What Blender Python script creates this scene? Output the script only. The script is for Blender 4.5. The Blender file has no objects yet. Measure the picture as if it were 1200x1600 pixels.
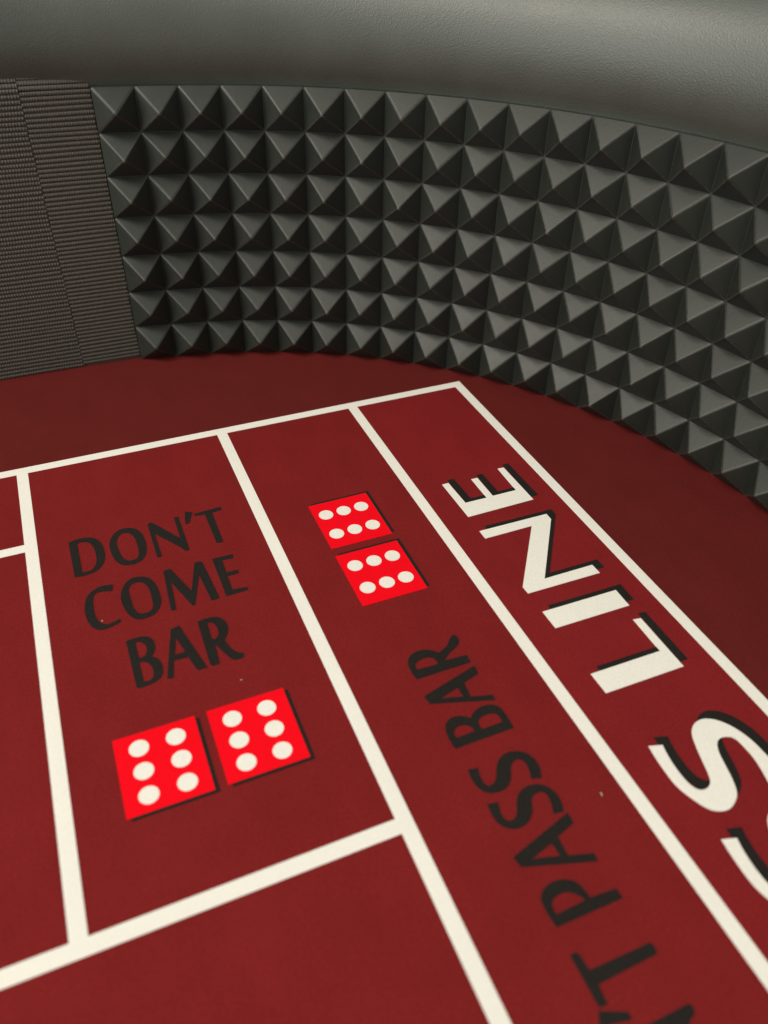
import bpy, bmesh, math, random
import numpy as np
from mathutils import Matrix, Vector
from mathutils.geometry import tessellate_polygon
random.seed(7); rng = np.random.default_rng(7)

U = 0.0254                       # one scene unit of the layout = one pyramid pitch (one inch)
scene = bpy.context.scene
C = scene.collection

# ------------------------------------------------------------------ camera
F_PX, YAW, PITCH, ROLL = 1247.7605, -0.4172, 0.8895, 0.0285
CAM = np.array([1.8172, -17.134, 11.145])
ROT = Matrix.Rotation(YAW, 3, 'Z') @ Matrix.Rotation(PITCH, 3, 'X') @ Matrix.Rotation(ROLL, 3, 'Z')
cd = bpy.data.cameras.new('camera'); cam = bpy.data.objects.new('camera', cd); C.objects.link(cam)
cam.matrix_world = Matrix.Translation(Vector(CAM * U)) @ ROT.to_4x4()
cd.sensor_fit = 'VERTICAL'; cd.sensor_height = 24.0; cd.lens = 24.0 * F_PX / 1600.0
cd.clip_start = 0.01; cd.clip_end = 50.0
cd.dof.use_dof = True; cd.dof.focus_distance = 18.2 * U; cd.dof.aperture_fstop = 4.8
scene.camera = cam
scene.render.resolution_x, scene.render.resolution_y = 768, 1024

# ------------------------------------------------------------------ light
w = bpy.data.worlds.new('World'); scene.world = w; w.use_nodes = True
bg = w.node_tree.nodes['Background']
bg.inputs['Color'].default_value = (1.0, 0.98, 0.88, 1); bg.inputs['Strength'].default_value = 0.53

def area(name, loc, target, size, power, col):
    l = bpy.data.lights.new(name, 'AREA'); l.shape = 'RECTANGLE'; l.size, l.size_y = size
    l.energy = power; l.color = col
    o = bpy.data.objects.new(name, l); C.objects.link(o)
    o.location = Vector(loc) * U
    o.rotation_euler = (Vector(target) - Vector(loc)).to_track_quat('-Z', 'Y').to_euler()
    return o
area('ceiling_lamp', (-54, -12, 82), (8, -5, 0), (1.0, 1.2), 49.0, (1.0, 0.93, 0.81))
area('soft_fill', (-94, -20, 28), (8, 0, 5), (1.4, 1.1), 24.0, (1.0, 1.0, 0.92))  # added soft fill from low on the left, not a known window

vs = scene.view_settings
vs.view_transform = 'Standard'; vs.look = 'None'; vs.exposure = 0.0; vs.gamma = 1.0; vs.use_curve_mapping = False

# ------------------------------------------------------------------ helpers
def inv(px):                      # photo pixel -> point of the table plane
    x, y = px
    d = ROT @ Vector(((x - 600) / F_PX, -(y - 800) / F_PX, -1.0))
    t = -CAM[2] / d.z
    return (CAM[0] + d.x * t, CAM[1] + d.y * t)

def link(name, me, mat=None, parent=None, loc=None):
    o = bpy.data.objects.new(name, me); C.objects.link(o)
    if mat: 
        me.materials.clear(); me.materials.append(mat)
    if parent: o.parent = parent
    if loc is not None: o.location = loc
    return o
def tag(o, label, cat=None, kind=None, group=None):
    if label: o['label'] = label
    if cat: o['category'] = cat
    if kind: o['kind'] = kind
    if group: o['group'] = group
    return o
def mesh(name, v, f, smooth=False):
    me = bpy.data.meshes.new(name); me.from_pydata([tuple(p) for p in v], [], f); me.update()
    if smooth: me.polygons.foreach_set('use_smooth', [True] * len(me.polygons))
    return me
def np_mesh(name, V, Q, smooth=True):
    me = bpy.data.meshes.new(name)
    me.vertices.add(len(V)); me.vertices.foreach_set('co', np.asarray(V, np.float32).ravel())
    me.loops.add(Q.size); me.loops.foreach_set('vertex_index', Q.ravel().astype(np.int32))
    me.polygons.add(len(Q)); me.polygons.foreach_set('loop_start', (np.arange(len(Q)) * 4).astype(np.int32))
    me.polygons.foreach_set('use_smooth', np.full(len(Q), smooth))
    me.update(calc_edges=True); me.validate()
    return me

def prism(name, contours, z0, z1):
    """flat print: outer contour and holes (table units), thin solid from z0 to z1 (metres)"""
    v, f = [], []
    loops = [[Vector((x * U, y * U, 0)) for x, y in c] for c in contours]
    tri = tessellate_polygon(loops)
    flat = [p for l in loops for p in l]; n = len(flat)
    v = [(p.x, p.y, z1) for p in flat] + [(p.x, p.y, z0) for p in flat]
    for a, b, c in tri:
        nz = (flat[b] - flat[a]).cross(flat[c] - flat[a]).z
        f.append((a, b, c) if nz > 0 else (a, c, b))
    s = 0
    for l in loops:
        m = len(l)
        for i in range(m):
            j = (i + 1) % m
            f.append((s + i, s + i + n, s + j + n, s + j))
        s += m
    return mesh(name, v, f)

# ------------------------------------------------------------------ materials
class NT:
    def __init__(self, name):
        self.m = bpy.data.materials.new(name); self.m.use_nodes = True
        self.t = self.m.node_tree; self.b = self.t.nodes['Principled BSDF']
    def n(self, typ, **kw):
        x = self.t.nodes.new(typ)
        for k, v in kw.items():
            if hasattr(x, k): setattr(x, k, v)
            else: x.inputs[k.replace('_', ' ')].default_value = v
        return x
    def l(self, a, b): self.t.links.new(a, b)
    def coord(self):
        if not hasattr(self, '_c'): self._c = self.n('ShaderNodeTexCoord').outputs['Object']
        return self._c
    def noise(self, scale, detail=3, rough=.6, vec=None):
        x = self.n('ShaderNodeTexNoise', Scale=scale, Detail=detail, Roughness=rough)
        self.l(vec or self.coord(), x.inputs['Vector']); return x
    def mapping(self, scale):
        m = self.n('ShaderNodeMapping'); m.inputs['Scale'].default_value = scale
        self.l(self.coord(), m.inputs['Vector']); return m.outputs['Vector']
    def ramp(self, fac, a, b, ca, cb):
        r = self.n('ShaderNodeValToRGB'); e = r.color_ramp.elements
        e[0].position, e[1].position = a, b; e[0].color, e[1].color = (*ca, 1), (*cb, 1)
        self.l(fac, r.inputs['Fac']); return r.outputs['Color']
    def bump(self, h, strength, dist, prev=None):
        b = self.n('ShaderNodeBump', Strength=strength, Distance=dist)
        self.l(h, b.inputs['Height'])
        if prev: self.l(prev, b.inputs['Normal'])
        return b.outputs['Normal']
    def mix(self, fac, a, b, mode='MIX'):
        x = self.n('ShaderNodeMix', data_type='RGBA', blend_type=mode)
        if isinstance(fac, float): x.inputs[0].default_value = fac
        else: self.l(fac, x.inputs[0])
        for s, q in ((6, a), (7, b)):
            if isinstance(q, tuple): x.inputs[s].default_value = (*q, 1)
            else: self.l(q, x.inputs[s])
        return x.outputs[2]
def scl(c, k): return tuple(min(1, x * k) for x in c)

def felt(name, col, var=.14, sheen=.0):
    t = NT(name); b = t.b
    big = t.noise(28, 4, .6).outputs['Fac']
    fine = t.noise(1150, 5, .75).outputs['Fac']
    rub = t.noise(1.0, 4, .65, t.mapping((60, 22, 40))).outputs['Fac']
    weave = t.noise(1.0, 1, .5, t.mapping((3400, 900, 900))).outputs['Fac']
    c1 = t.ramp(fine, .30, .70, scl(col, 1 - var * 2.2), scl(col, 1 + var * 2.2))
    c2 = t.ramp(big, .35, .65, (1 - var * .35,) * 3, (1 + var * .25,) * 3)
    c3 = t.ramp(rub, .38, .70, (1 - var * .25,) * 3, (1 + var * .25,) * 3)
    c2 = t.mix(1.0, c2, c3, 'MULTIPLY')
    t.l(t.mix(1.0, c1, c2, 'MULTIPLY'), b.inputs['Base Color'])
    b.inputs['Roughness'].default_value = .88
    b.inputs['Specular IOR Level'].default_value = .04
    b.inputs['Sheen Weight'].default_value = sheen; b.inputs['Sheen Roughness'].default_value = .45
    nrm = t.bump(fine, .5, .0005); nrm = t.bump(weave, .3, .0003, nrm)
    t.l(nrm, b.inputs['Normal'])
    return t.m
M = {}
M['maroon'] = felt('maroon_felt', (.118, .0150, .0135))
M['red'] = felt('red_felt', (.182, .0145, .0150))
M['crimson'] = felt('crimson_felt', (.200, .0150, .0168))
M['white'] = felt('white_print', (.82, .80, .74), .03, .02)
M['black'] = felt('black_print', (.020, .0172, .016), .12, .0)
M['dice_red'] = felt('bright_red_print', (.86, .0035, .012), .03, 0)

def rubber(name, worn_glint):
    t = NT(name); b = t.b
    g = t.noise(420, 4, .65).outputs['Fac']
    blot = t.noise(60, 4, .6).outputs['Fac']
    c = t.ramp(blot, .3, .75, (.0130, .0165, .0135), (.0205, .0245, .0203))
    oi = t.n('ShaderNodeObjectInfo')
    c = t.mix(1.0, c, t.ramp(oi.outputs['Random'], 0, 1, (.85,) * 3, (1.18,) * 3), 'MULTIPLY')
    dust = t.noise(2400, 2, .6).outputs['Fac']
    c = t.mix(t.ramp(dust, .68, .76, (0, 0, 0), (.5, .5, .5)), c, (.075, .075, .066))
    # pale scuffs where dice have rubbed the very tips; ridge highlights painted in
    if worn_glint:
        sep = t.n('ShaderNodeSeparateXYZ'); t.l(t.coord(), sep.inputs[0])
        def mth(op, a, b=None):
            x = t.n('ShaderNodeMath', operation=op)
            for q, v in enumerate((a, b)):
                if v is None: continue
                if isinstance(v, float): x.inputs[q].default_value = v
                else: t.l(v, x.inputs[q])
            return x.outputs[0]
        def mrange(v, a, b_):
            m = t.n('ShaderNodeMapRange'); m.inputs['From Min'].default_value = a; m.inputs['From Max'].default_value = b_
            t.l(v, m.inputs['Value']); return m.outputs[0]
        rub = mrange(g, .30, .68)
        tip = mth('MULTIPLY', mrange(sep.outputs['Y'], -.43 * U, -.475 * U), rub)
        ridge_glint = mth('ABSOLUTE', mth('SUBTRACT', mth('ABSOLUTE', sep.outputs['X']), mth('ABSOLUTE', sep.outputs['Z'])))
        ridge_glint = mth('MULTIPLY', mth('MULTIPLY', mrange(ridge_glint, .035 * U, .005 * U), rub), .6)
        c = t.mix(ridge_glint, c, (.085, .085, .072))
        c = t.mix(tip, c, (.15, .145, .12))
    t.l(c, b.inputs['Base Color'])
    rg = t.n('ShaderNodeMapRange'); rg.inputs['To Min'].default_value = .38; rg.inputs['To Max'].default_value = .56
    t.l(blot, rg.inputs['Value']); t.l(rg.outputs[0], b.inputs['Roughness'])
    b.inputs['Specular IOR Level'].default_value = .5
    t.l(t.bump(g, .12, .0006), b.inputs['Normal'])
    return t.m
M['rubber'] = rubber('black_rubber', False)
M['worn_glint_rubber'] = rubber('scuffed_glint_rubber', True)

def leather():
    t = NT('black_leather'); b = t.b
    vec = t.mapping((1, 1, 1))
    warp = t.noise(260, 3, .6)
    vm = t.n('ShaderNodeVectorMath', operation='SCALE'); vm.inputs['Scale'].default_value = .0022
    t.l(warp.outputs['Color'], vm.inputs[0])
    ad = t.n('ShaderNodeVectorMath', operation='ADD'); t.l(t.coord(), ad.inputs[0]); t.l(vm.outputs[0], ad.inputs[1])
    v = t.n('ShaderNodeTexVoronoi', Scale=1400.0, feature='SMOOTH_F1'); t.l(ad.outputs[0], v.inputs['Vector'])
    n2 = t.noise(2000, 4, .65).outputs['Fac']
    big = t.noise(30, 3, .5).outputs['Fac']
    t.l(t.ramp(big, .3, .7, (.042, .051, .043), (.052, .062, .053)), b.inputs['Base Color'])
    rg = t.n('ShaderNodeMapRange'); rg.inputs['To Min'].default_value = .43; rg.inputs['To Max'].default_value = .52
    t.l(big, rg.inputs['Value']); t.l(rg.outputs[0], b.inputs['Roughness'])
    b.inputs['Specular IOR Level'].default_value = .9
    nrm = t.bump(v.outputs['Distance'], .26, .0005); nrm = t.bump(n2, .15, .0003, nrm)
    t.l(nrm, b.inputs['Normal'])
    return t.m
M['leather'] = leather()

def rib_cloth():
    t = NT('ribbed_cloth'); b = t.b
    n = t.noise(1500, 3, .7).outputs['Fac']
    t.l(t.ramp(n, .3, .75, (.043, .039, .032), (.115, .105, .086)), b.inputs['Base Color'])
    b.inputs['Roughness'].default_value = .5
    b.inputs['Specular IOR Level'].default_value = .5
    t.l(t.bump(n, .5, .0003), b.inputs['Normal'])
    return t.m
M['rib'] = rib_cloth()
def plain(name, col, rough):
    t = NT(name); n = t.noise(200, 4, .6).outputs['Fac']
    t.l(t.ramp(n, .3, .7, scl(col, .8), scl(col, 1.2)), t.b.inputs['Base Color']); t.b.inputs['Roughness'].default_value = rough
    return t.m
M['dark_board'] = plain('dark_board', (.03, .024, .018), .6)
M['deck'] = plain('deck_board', (.16, .11, .07), .7)
M['lint'] = plain('lint', (.75, .68, .58), .9)

# ------------------------------------------------------------------ paths (table units)
WX, WY, WH, WK, WS, PS = 3.6123, 4.3527, -0.1702, 0.078, 1.2324, 0.9865
TEND = (math.pi / 2 + WH) / WK
def wall(u):                      # base line of the rubber, u = run from its left end
    s = min(u, WS); x = WX + math.cos(WH) * s; y = WY + math.sin(WH) * s
    t = max(u - WS, 0.0); e = max(t - TEND, 0.0); t = min(t, TEND)
    x += (math.sin(WH) - math.sin(WH - WK * t)) / WK; y += (-math.cos(WH) + math.cos(WH - WK * t)) / WK
    return np.array([x, y - e])
NCOL, NROW, FAB_Y, X_LEFT = 24, 7, 4.50, -9.0
nodes = np.array([wall(j * PS) for j in range(NCOL + 1)])

def smooth_path(P, it=3):
    for _ in range(it):
        Q = [P[0]]
        for a, b in zip(P[:-1], P[1:]): Q += [.75 * a + .25 * b, .25 * a + .75 * b]
        Q.append(P[-1]); P = np.array(Q)
    return P
raw = [np.array([x, FAB_Y + .06]) for x in np.arange(X_LEFT, 3.51, .62)]
def wall_back(u, d):
    t = wall(u + .01) - wall(u - .01); t /= np.linalg.norm(t)
    return wall(u) - np.array([t[1], -t[0]]) * d
raw += [wall_back(u, .08) for u in np.arange(1.6, NCOL * PS - .3, .8)]
raw.append(wall_back(NCOL * PS, .08))
raw = np.array(raw)
for _ in range(6): raw[1:-1] = .25 * raw[:-2] + .5 * raw[1:-1] + .25 * raw[2:]      # ease the straight into the curve
rail_path = smooth_path(raw)
def normals(P):
    t = np.gradient(P, axis=0); t /= np.linalg.norm(t, axis=1)[:, None]
    return np.stack([t[:, 1], -t[:, 0]], 1)          # towards the inside of the table
rail_n = normals(rail_path)

def sweep(name, P, N, prof, smooth, cap=True):
    """closed profile [(n, z)] swept along P"""
    k, m = len(prof), len(P)
    V = [((P[i][0] + N[i][0] * a) * U, (P[i][1] + N[i][1] * a) * U, z * U) for i in range(m) for a, z in prof]
    f = [(i * k + j, i * k + (j + 1) % k, (i + 1) * k + (j + 1) % k, (i + 1) * k + j) for i in range(m - 1) for j in range(k)]
    if cap: f += [tuple(range(k))[::-1], tuple((m - 1) * k + j for j in range(k))]
    me = mesh(name, V, f, smooth)
    bm = bmesh.new(); bm.from_mesh(me); bmesh.ops.recalc_face_normals(bm, faces=bm.faces); bm.to_mesh(me); bm.free()
    return me

# ------------------------------------------------------------------ the setting
T_CLOTH = .0012
deck_out = [tuple(p - n * .9) for p, n in zip(rail_path, rail_n)]
outline = [(X_LEFT, -19.0)] + [tuple(p - n * .25) for p, n in zip(rail_path, rail_n)] + [(float(nodes[-1][0]) + .25, -19.0)]
deck_line = [(X_LEFT - .3, -19.3)] + deck_out + [(float(nodes[-1][0]) + .9, -19.3)]
deck = link('table_deck', prism('table_deck', [deck_line[::-1]], -.022, -T_CLOTH), M['deck'])
tag(deck, 'wooden board under the red felt', None, 'structure')
wallm = sweep('table_wall', rail_path, rail_n, [(-.16, -.04), (-.16, 7.6), (-.85, 7.6), (-.85, -.04)], False)
tw = link('table_wall', wallm, M['dark_board']); tag(tw, 'dark upright board behind the rubber and the ribbed lining', None, 'structure')

# ------------------------------------------------------------------ felt layout
cloth = link('felt_layout', prism('felt_layout', [outline[::-1]], -T_CLOTH, 0.0), M['maroon'])
tag(cloth, 'dark red felt printed with white lines, dice and lettering, lying on the table', 'felt')

A0, A3, A4, A5, A1, A2 = 0.0, -.2498, -2.8588, -3.1011, -11.3843, -11.6361
B = [0.0, .2457, 4.6917, 4.9419, 8.1905, 8.4382, 11.3439, 11.5868]
YB = -18.6; XL = X_LEFT + .4
Z1, Z2, Z3, Z4 = .00006, .00014, .00022, .00030
def rect(x0, y0, x1, y1): return [(x0, y0), (x1, y0), (x1, y1), (x0, y1)]
def part(name, contours, z0, z1, mat, parent=cloth, label=None):
    o = link(name, prism(name, contours, z0, z1), M[mat], parent)
    if label: o['label'] = label
    return o
# fields of colour inside the white outline
part('printed_field', [rect(XL, YB, B[4] + .02, A3 + .02)], .00001, Z1, 'red')
part('printed_field', [rect(B[5] - .02, YB, B[6] + .02, A3 + .02)], .00001, Z1, 'crimson', label='crimson band of the pass line')
# white lines, butted end to end
for r in (rect(XL, A3, B[7], A0), rect(B[0], A2, B[1], A3), rect(B[2], YB, B[3], A3), rect(B[4], YB, B[5], A3),
          rect(B[6], YB, B[7], A3), rect(XL, A5, B[0], A4), rect(B[1], A2, B[2], A1), rect(XL, A2, B[0], A1)):
    part('white_line', [r], .00002, Z2, 'white')

# lettering: outlines read off the photograph (crop origin, crop scale, contours); c marks a corner
c = 1
GL = {
'D': ((100, 780), 8.571, [[(58,585,c),(180,540),(300,517),(400,522),(480,570),(530,650),(550,750),(540,840),(490,920),(400,985),(260,1030),(145,1050,c)],
      [(178,600,c),(260,578),(340,590),(395,650),(425,740),(435,830),(415,900),(360,955),(245,978,c)]]),
'O': ((100, 780), 8.571, [[(608,610),(645,495),(740,415),(855,388),(970,405),(1050,475),(1095,570),(1107,680),(1080,780),(1000,850),(880,885),(780,882),(690,825),(635,730)],
      [(708,580),(735,500),(800,458),(880,464),(940,515),(975,600),(1000,710),(988,780),(930,815),(850,822),(790,785),(740,695)]]),
'N': ((220, 780), 8.571, [[(90,345,c),(115,322),(160,322,c),(530,525,c),(445,262,c),(465,240),(505,245,c),(652,672,c),(640,688),(590,690,c),(545,655),(190,470,c),(283,765,c),(265,778),(220,780,c)]]),
"'": ((220, 780), 8.571, [[(593,168,c),(690,180,c),(652,322,c),(600,337,c),(592,290)]]),
'T': ((220, 780), 8.571, [[(708,200,c),(1060,105,c),(1080,130),(1068,148,c),(955,185,c),(1103,562,c),(1090,578),(1015,588,c),(857,208,c),(725,230,c)]]),
'C': ((120, 880), 8.571, [[(487,290,c),(400,295),(290,325),(190,390),(130,470),(105,580),(115,700),(165,810),(240,880),(330,897),(430,870),(520,830),(592,788,c),(582,743,c),(480,795),(390,820),(310,790),(255,710),(225,590),(222,480),(245,420),(310,390),(400,380),(475,378,c)]]),
'O2': ((120, 880), 8.571, [[(590,480),(605,360),(660,260),(750,200),(860,183),(980,205),(1060,290),(1110,400),(1132,500),(1110,600),(1050,680),(950,730),(830,757),(730,720),(650,630)],
      [(697,345),(750,280),(840,258),(920,285),(975,370),(1005,480),(1020,580),(985,640),(900,672),(830,668),(770,610),(730,500),(705,410)]]),
'M': ((250, 850), 8, [[(42,348,c),(75,326),(135,318,c),(395,588,c),(430,240,c),(460,226),(525,222,c),(742,662,c),(735,682),(645,706,c),(488,390,c),(442,760,c),(410,775,c),(385,750,c),(140,482,c),(205,822,c),(150,838,c),(135,815,c)]]),
'E': ((250, 850), 8, [[(650,190,c),(905,128,c),(920,165,c),(905,180,c),(778,208,c),(830,354,c),(978,322,c),(988,365,c),(848,405,c),(905,570,c),(1095,538,c),(1107,575,c),(830,657,c)]]),
'B': ((190, 950), 6, [[(40,315,c),(120,285),(220,268),(285,290),(314,350),(310,410),(282,456,c),(345,480),(387,550),(385,625),(340,680),(260,725),(143,757,c)],
      [(130,330,c),(180,322),(225,355),(237,400),(215,450),(163,468,c)], [(168,515,c),(230,510),(280,550),(300,610),(285,665),(210,690,c)]]),
'A': ((190, 950), 6, [[(460,200,c),(538,167,c),(560,195,c),(807,560,c),(720,586,c),(700,570,c),(625,462,c),(490,498,c),(490,658,c),(428,667,c)],
      [(510,285,c),(597,410,c),(500,440,c)]]),
'R': ((190, 950), 6, [[(712,130,c),(800,98),(890,85),(960,115),(998,180),(992,245),(968,302,c),(1030,378),(1080,412),(1140,420,c),(1147,458),(1100,482),(1040,482),(980,435),(878,343,c),(922,525,c),(850,548,c),(826,520,c)],
      [(803,145,c),(860,145),(900,200),(905,255),(872,296,c),(845,285,c)]]),
'R2': ((620, 980), 6, [[(190,492,c),(130,410),(103,330),(130,265),(210,220),(300,215),(390,240,c),(470,170),(505,90),(540,75),(575,105),(582,150),(560,185),(500,240),(445,314,c),(655,262,c),(692,330,c)],
      [(195,398,c),(175,360),(205,318),(280,288),(345,295),(387,346,c)]]),
'A2': ((620, 980), 6, [[(258,660,c),(270,640,c),(725,362,c),(765,435,c),(630,522,c),(693,652,c),(900,635,c),(925,685,c),(315,722,c)],
      [(570,570,c),(624,652,c),(415,668,c)]]),
'B2': ((620, 980), 6, [[(550,1143,c),(490,1050),(455,950),(475,880),(540,840),(620,835),(695,855,c),(720,800),(790,745),(880,728),(960,750),(1020,820),(1096,945,c)],
      [(565,1040,c),(535,990),(570,935),(640,920),(700,940),(727,975,c)], [(800,956,c),(765,890),(800,840),(890,810),(950,830),(986,890,c)]]),
'S': ((720, 1150), 6.667, [[(72,352,c),(180,332,c),(195,400),(230,475),(280,518),(335,500),(365,440),(370,330),(400,240),(470,180),(570,160),(680,180),(770,245),(820,330),(840,440,c),(730,450,c),(715,370),(670,280),(600,245),(540,280),(520,350),(522,450),(480,540),(400,585),(310,597),(210,565),(130,480)]]),
'S2': ((720, 1150), 6.667, [[(275,710,c),(390,690,c),(410,780),(450,860),(510,883),(560,860),(582,800),(582,670),(610,590),(680,530),(780,505),(890,525),(980,585),(1040,670),(1072,790,c),(962,815,c),(945,720),(900,620),(845,585),(770,610),(738,660),(745,790),(710,890),(630,955),(530,970),(420,935),(340,850)]]),
'A3': ((790, 1250), 6, [[(70,548,c),(90,520,c),(580,120,c),(640,215,c),(490,345,c),(585,522,c),(830,498,c),(865,577,c),(150,632,c)],
      [(430,408,c),(512,525,c),(250,552,c)]]),
'P': ((790, 1250), 6, [[(480,1197,c),(400,1080),(338,960),(335,880),(390,800),(490,752),(590,748),(680,785),(760,870),(788,917,c),(1035,830,c),(1100,920,c)],
      [(480,1074,c),(440,1000),(445,940),(510,885),(590,868),(670,890),(745,940,c)]]),
'T2': ((880, 1440), 5.4545, [[(63,300,c),(75,275),(125,268,c),(225,415,c),(735,180,c),(760,192),(803,275,c),(298,540,c),(377,700,c),(360,718),(310,732,c),(288,705,c)]]),
"'2": ((880, 1440), 5.4545, [[(298,765,c),(550,770,c),(582,820,c),(570,848,c),(430,872),(310,920,c)]]),
'E3': ((680, 710), 6.667, [[(72,318,c),(137,302,c),(315,508,c),(535,455,c),(375,262,c),(438,248,c),(600,435,c),(840,375,c),(650,152,c),(712,140,c),(1022,472,c),(345,655,c)]]),
'N3': ((740, 780), 5.4545, [[(50,275,c),(620,128,c),(660,172,c),(605,680,c),(1010,562,c),(1075,630,c),(465,806,c),(418,750,c),(495,230,c),(100,338,c)]]),
'I3': ((840, 900), 5, [[(38,282,c),(610,112,c),(715,232,c),(140,410,c)]]),
'L3': ((840, 900), 5, [[(415,768,c),(955,588,c),(745,343,c),(805,332,c),(1140,708,c),(535,918,c)]]),
'S3': ((1000, 1090), 6, [[(78,458,c),(210,447,c),(280,580),(370,710),(470,820),(560,868),(630,850),(657,800),(640,720),(590,610),(520,450),(485,340),(500,260),(560,212),(640,202),(750,225),(880,285),(1030,390),(1150,505),(1270,640),(1362,800,c),(1228,850,c),(1200,790),(1080,590),(960,450),(880,382),(810,370),(750,385),(722,430),(740,520),(800,640),(870,780),(907,900),(890,980),(840,1045),(760,1068),(650,1050),(500,960),(340,830),(200,650)]]),
}
def spline(pts, seg=5):
    """points with straight runs between corners, smooth curve (centripetal-like) through the others"""
    n = len(pts); out = []
    P = [np.array(p[:2], float) for p in pts]; K = [len(p) > 2 for p in pts]
    def tang(i):
        if K[i]: return None
        return (P[(i + 1) % n] - P[i - 1]) * .5
    for i in range(n):
        j = (i + 1) % n; a, b = P[i], P[j]
        out.append(a)
        if K[i] and K[j]: continue
        L = np.linalg.norm(b - a)
        ta, tb = tang(i), tang(j)
        def fit(t): 
            return t / (np.linalg.norm(t) + 1e-9) * L
        if ta is None: ta = 2 * (b - a) - fit(tb) if tb is not None else b - a; ta = fit(ta)
        else: ta = fit(ta)
        if tb is None: tb = fit(2 * (b - a) - ta)
        else: tb = fit(tb)
        for s in range(1, seg):
            t = s / seg
            out.append(a * (2*t**3 - 3*t**2 + 1) + ta * (t**3 - 2*t**2 + t) + b * (-2*t**3 + 3*t**2) + tb * (t**3 - t**2))
    return out
def outline_of(key):
    o, s, cs = GL[key]
    return [[inv((o[0] + p[0] / s, o[1] + p[1] / s)) for p in spline(ct)] for ct in cs]
def shift(cs, dx, dy): return [[(x + dx, y + dy) for x, y in l] for l in cs]
WORDS = {"DON'T COME BAR": ['D', 'O', 'N', "'", 'T', 'C', 'O2', 'M', 'E', 'B', 'A', 'R'],
         "DON'T PASS BAR": ["'2", 'T2', 'P', 'A3', 'S2', 'S', 'B2', 'A2', 'R2']}
for wname, keys in WORDS.items():
    for k in keys:
        ch = 'apostrophe' if k[0] == "'" else 'letter ' + k[0]
        part('letter', outline_of(k), .00003, Z3, 'black', label='black %s of %s' % (ch, wname))
# D, O and N that run out of the picture: same type turned a quarter round
def turned(key, anchor_src, anchor_dst, k, kw):
    ax, ay = anchor_src; dx, dy = anchor_dst
    return [[(dx - (y - ay) * k, dy + (x - ax) * kw) for x, y in l] for l in outline_of(key)]
src0 = inv((100 + 145 / 8.571, 780 + 1050 / 8.571))              # foot of the first D
n_foot = inv((220 + 650 / 8.571, 780 + 688 / 8.571))             # right foot of the first N
n_dst = inv((880 + 1090 / 5.4545, 1440 + 700 / 5.4545))          # where the turned N has that foot
for k in ('D', 'O', 'N'):
    part('letter', turned(k, n_foot, n_dst, 1.30, 1.30), .00003, Z3, 'black', label="black letter %s of DON'T PASS BAR" % k)
def white_letter(cs, ch):
    o = part('letter', cs, .00005, Z4, 'white', label='white letter %s of PASS LINE' % ch)
    s = part('letter_shadow', shift(cs, .19, .11), .00003, Z3, 'black', o, 'black drop shadow printed beside white %s' % ch)
for k in ('E3', 'N3', 'I3', 'L3', 'S3'): white_letter(outline_of(k), k[0])
white_letter(shift(outline_of('S3'), -.004, -1.741), 'S')

# printed dice
def circle(x, y, r, n=28): return [(x + r * math.cos(2 * math.pi * i / n), y + r * math.sin(2 * math.pi * i / n)) for i in range(n)]
def die(x0, y0, x1, y1, pips, sh, label):
    d = part('printed_die', [rect(x0, y0, x1, y1)], .00005, Z3 + .00005, 'dice_red', label=label)
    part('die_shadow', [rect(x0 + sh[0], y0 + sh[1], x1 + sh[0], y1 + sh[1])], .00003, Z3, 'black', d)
    for px, py in pips: part('pip', [circle(px, py, .158)], .0001, Z4 + .00005, 'white', d)
col3 = (-8.709, -9.155, -9.604)
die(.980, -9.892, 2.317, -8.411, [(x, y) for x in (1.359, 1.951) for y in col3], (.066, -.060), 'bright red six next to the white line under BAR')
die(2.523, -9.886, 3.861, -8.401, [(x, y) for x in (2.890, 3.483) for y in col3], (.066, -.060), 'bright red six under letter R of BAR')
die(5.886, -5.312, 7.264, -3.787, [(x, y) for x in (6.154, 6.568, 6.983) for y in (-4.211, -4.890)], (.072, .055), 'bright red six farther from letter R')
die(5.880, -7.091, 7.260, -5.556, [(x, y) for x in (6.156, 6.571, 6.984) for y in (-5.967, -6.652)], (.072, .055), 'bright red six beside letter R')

# ------------------------------------------------------------------ ribbed lining
def rib_sheet(name, x0, x1, z_off, bead, amp, parent):
    pitch = .1115; zs = np.arange(z_off, 7.50, pitch); step = bead / 4
    xs = np.arange(x0, x1 + 1e-6, step); n = len(xs); prof = np.linspace(0, math.pi, 6)
    V = np.zeros((len(zs), 6, n, 3)); Q = []
    for i, z in enumerate(zs):
        ph = rng.random() * 6.28; wob = np.cumsum(rng.normal(0, .10, n)); wob -= np.linspace(0, wob[-1], n)
        m = 1 - amp * (.5 - .5 * np.cos(2 * math.pi * xs / bead + ph + wob * .6)) + rng.normal(0, .03, n)
        dz = .006 * np.sin(xs * 1.3 + i * .7) + rng.normal(0, .0025)
        for k, a in enumerate(prof):
            V[i, k, :, 0] = xs
            V[i, k, :, 1] = FAB_Y - (.004 + .050 * m * math.sin(a))
            V[i, k, :, 2] = z + dz - math.cos(a) * .0535
    V[..., 2] = np.clip(V[..., 2], .003, 7.295)
    V[..., 1] += np.clip((V[..., 2] - 6.95) / .35, 0, 1) ** 2 * .16      # the cloth tucks in under the rail
    idx = np.arange(len(zs) * 6 * n).reshape(len(zs), 6, n)
    Q = np.stack([idx[:, :-1, :-1], idx[:, :-1, 1:], idx[:, 1:, 1:], idx[:, 1:, :-1]], -1).reshape(-1, 4)
    o = link(name, np_mesh(name, V.reshape(-1, 3) * U, Q), M['rib'], parent)
    o['kind'] = 'stuff'
    return o
X_SEAM, X_END = 2.06, 3.605
bk = bmesh.new(); bmesh.ops.create_cube(bk, size=1)
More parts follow.
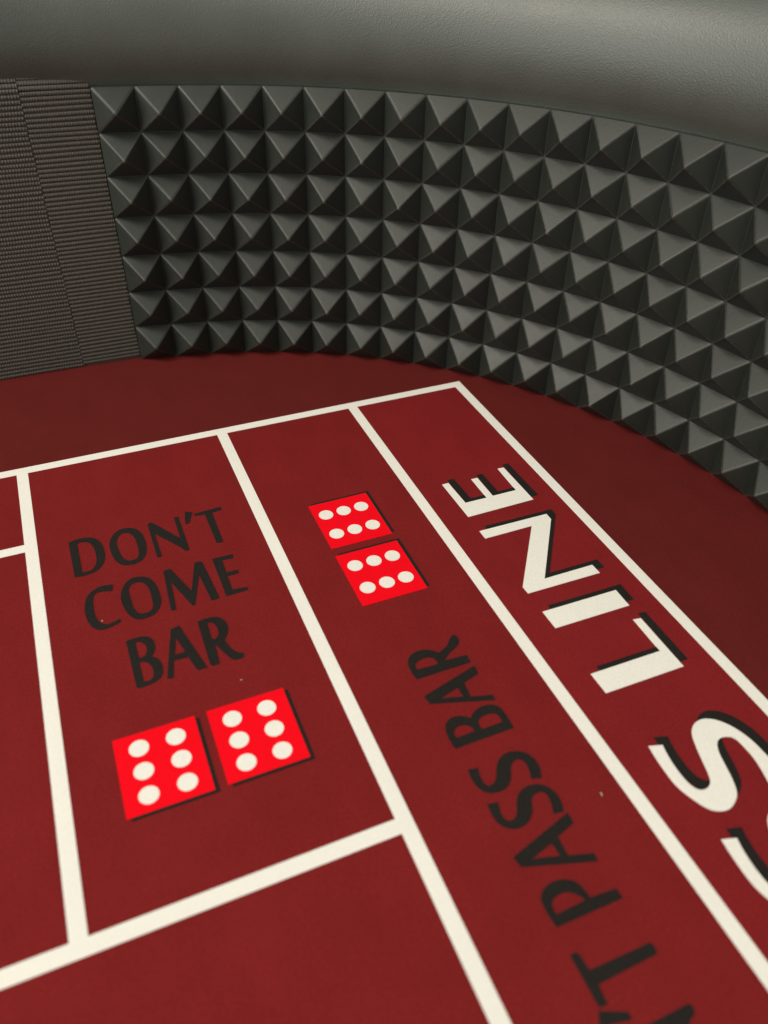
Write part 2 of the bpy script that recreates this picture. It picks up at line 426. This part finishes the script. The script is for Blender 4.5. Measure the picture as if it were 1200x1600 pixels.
for v in bk.verts:
    v.co = Vector(((X_LEFT if v.co.x < 0 else X_END) * U, (FAB_Y - .004 if v.co.y < 0 else FAB_Y + .2) * U, (0.0 if v.co.z < 0 else 6.93) * U))
lm = bpy.data.meshes.new('ribbed_lining'); bk.to_mesh(lm); bk.free()
lining = link('ribbed_lining', lm, M['rib'])
tag(lining, 'brown black ribbed cloth lining on the straight wall beside the rubber pyramids', 'wall lining')
a = rib_sheet('ribbed_strip', X_LEFT, X_SEAM - .006, .055, .068, .45, lining); a['label'] = 'ribbed cloth with coarse beaded threads'
b_ = rib_sheet('ribbed_strip', X_SEAM + .006, X_END, .055 + .046, .058, .24, lining); b_['label'] = 'ribbed cloth strip with smoother threads next to the rubber'

# ------------------------------------------------------------------ rubber bumper
bn = normals(nodes)
bump_back = sweep('rubber_bumper', nodes, bn, [(-.004, .004), (-.004, 7.0), (-.11, 7.0), (-.11, .004)], False)
bumper = link('rubber_bumper', bump_back, M['rubber'])
tag(bumper, 'black rubber bumper with seven rows of pyramid studs round the curved wall', 'bumper')
def pyramid(seed):
    r = random.Random(seed)
    h = .478 + r.uniform(-.018, .018); e = .006; ax, az = r.uniform(-.022, .022), r.uniform(-.022, .022)
    hw = PS / 2 - e; hz = .5 - e
    bm = bmesh.new()
    base = [bm.verts.new((x * U, 0, z * U)) for x, z in ((-hw, -hz), (hw, -hz), (hw, hz), (-hw, hz))]
    foot = [bm.verts.new((x * U, .02 * U, z * U)) for x, z in ((-hw, -hz), (hw, -hz), (hw, hz), (-hw, hz))]
    ap = bm.verts.new((ax * U, -h * U, az * U))
    for i in range(4):
        j = (i + 1) % 4
        bm.faces.new((base[i], base[j], ap)); bm.faces.new((base[j], base[i], foot[i], foot[j]))
    bmesh.ops.recalc_face_normals(bm, faces=bm.faces)
    ed = [e_ for e_ in bm.edges if ap in e_.verts]
    bmesh.ops.bevel(bm, geom=ed, offset=r.uniform(.034, .050) * U, segments=2, profile=.5, affect='EDGES', clamp_overlap=True)
    me = bpy.data.meshes.new('pyramid'); bm.to_mesh(me); bm.free()
    me.polygons.foreach_set('use_smooth', [True] * len(me.polygons))
    o = bpy.data.objects.new('tmp', me); C.objects.link(o)
    mod = o.modifiers.new('wn', 'WEIGHTED_NORMAL'); mod.keep_sharp = True; mod.weight = 100
    dg = bpy.context.evaluated_depsgraph_get()
    new = bpy.data.meshes.new_from_object(o.evaluated_get(dg)); new.name = 'pyramid'
    bpy.data.objects.remove(o)
    new.materials.append(M['worn_glint_rubber'])
    return new
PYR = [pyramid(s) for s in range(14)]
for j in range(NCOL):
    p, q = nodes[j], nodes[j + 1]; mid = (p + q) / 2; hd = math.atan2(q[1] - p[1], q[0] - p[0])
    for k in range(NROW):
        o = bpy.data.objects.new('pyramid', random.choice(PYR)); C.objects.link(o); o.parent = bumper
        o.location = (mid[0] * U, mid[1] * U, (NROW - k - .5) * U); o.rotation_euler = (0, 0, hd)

# ------------------------------------------------------------------ padded rail
prof = [(-.13, 6.9), (-.13, 7.15)]
cn, cz, an, bz = -1.46, 8.0, 1.60, 1.75
for a in np.radians(np.arange(-32, 181, 7.0)):
    prof.append((cn + an * math.cos(a) , cz + bz * math.sin(a)))
prof += [(cn - an, 7.4), (cn - an, 6.9)]
prof[1] = (-.13, 6.95)
rail = link('padded_rail', sweep('padded_rail', rail_path, rail_n, prof, True), M['leather'])
tag(rail, 'thick black leather padded armrest rail running above the rubber pyramids', 'armrest')

# ------------------------------------------------------------------ lint
V, Fc = [], []
spots = [(940, 1242), (160, 971), (377, 1063)]
for px in spots:
    x, y = inv(px); a0 = random.uniform(0, 3.14); L = .034 if px == (940, 1242) else random.uniform(.010, .018); wd = .005
    d = np.array([math.cos(a0), math.sin(a0)]); nn = np.array([-d[1], d[0]]); s = len(V)
    for t in np.linspace(-1, 1, 4):
        cpt = np.array([x, y]) + d * L * t + nn * .25 * L * (t * t)
        for sg in (-1, 1): V.append((*( (cpt + nn * wd * sg) * U), .00036)); V.append((*((cpt + nn * wd * sg) * U), .00050))
    for i in range(3):
        q = s + i * 4
        Fc += [(q + 1, q + 3, q + 7, q + 5), (q, q + 1, q + 5, q + 4), (q + 3, q + 2, q + 6, q + 7)]
lint = link('lint', mesh('lint', V, Fc), M['lint']); tag(lint, 'tiny pale lint specks scattered on the red felt', 'lint', 'stuff')
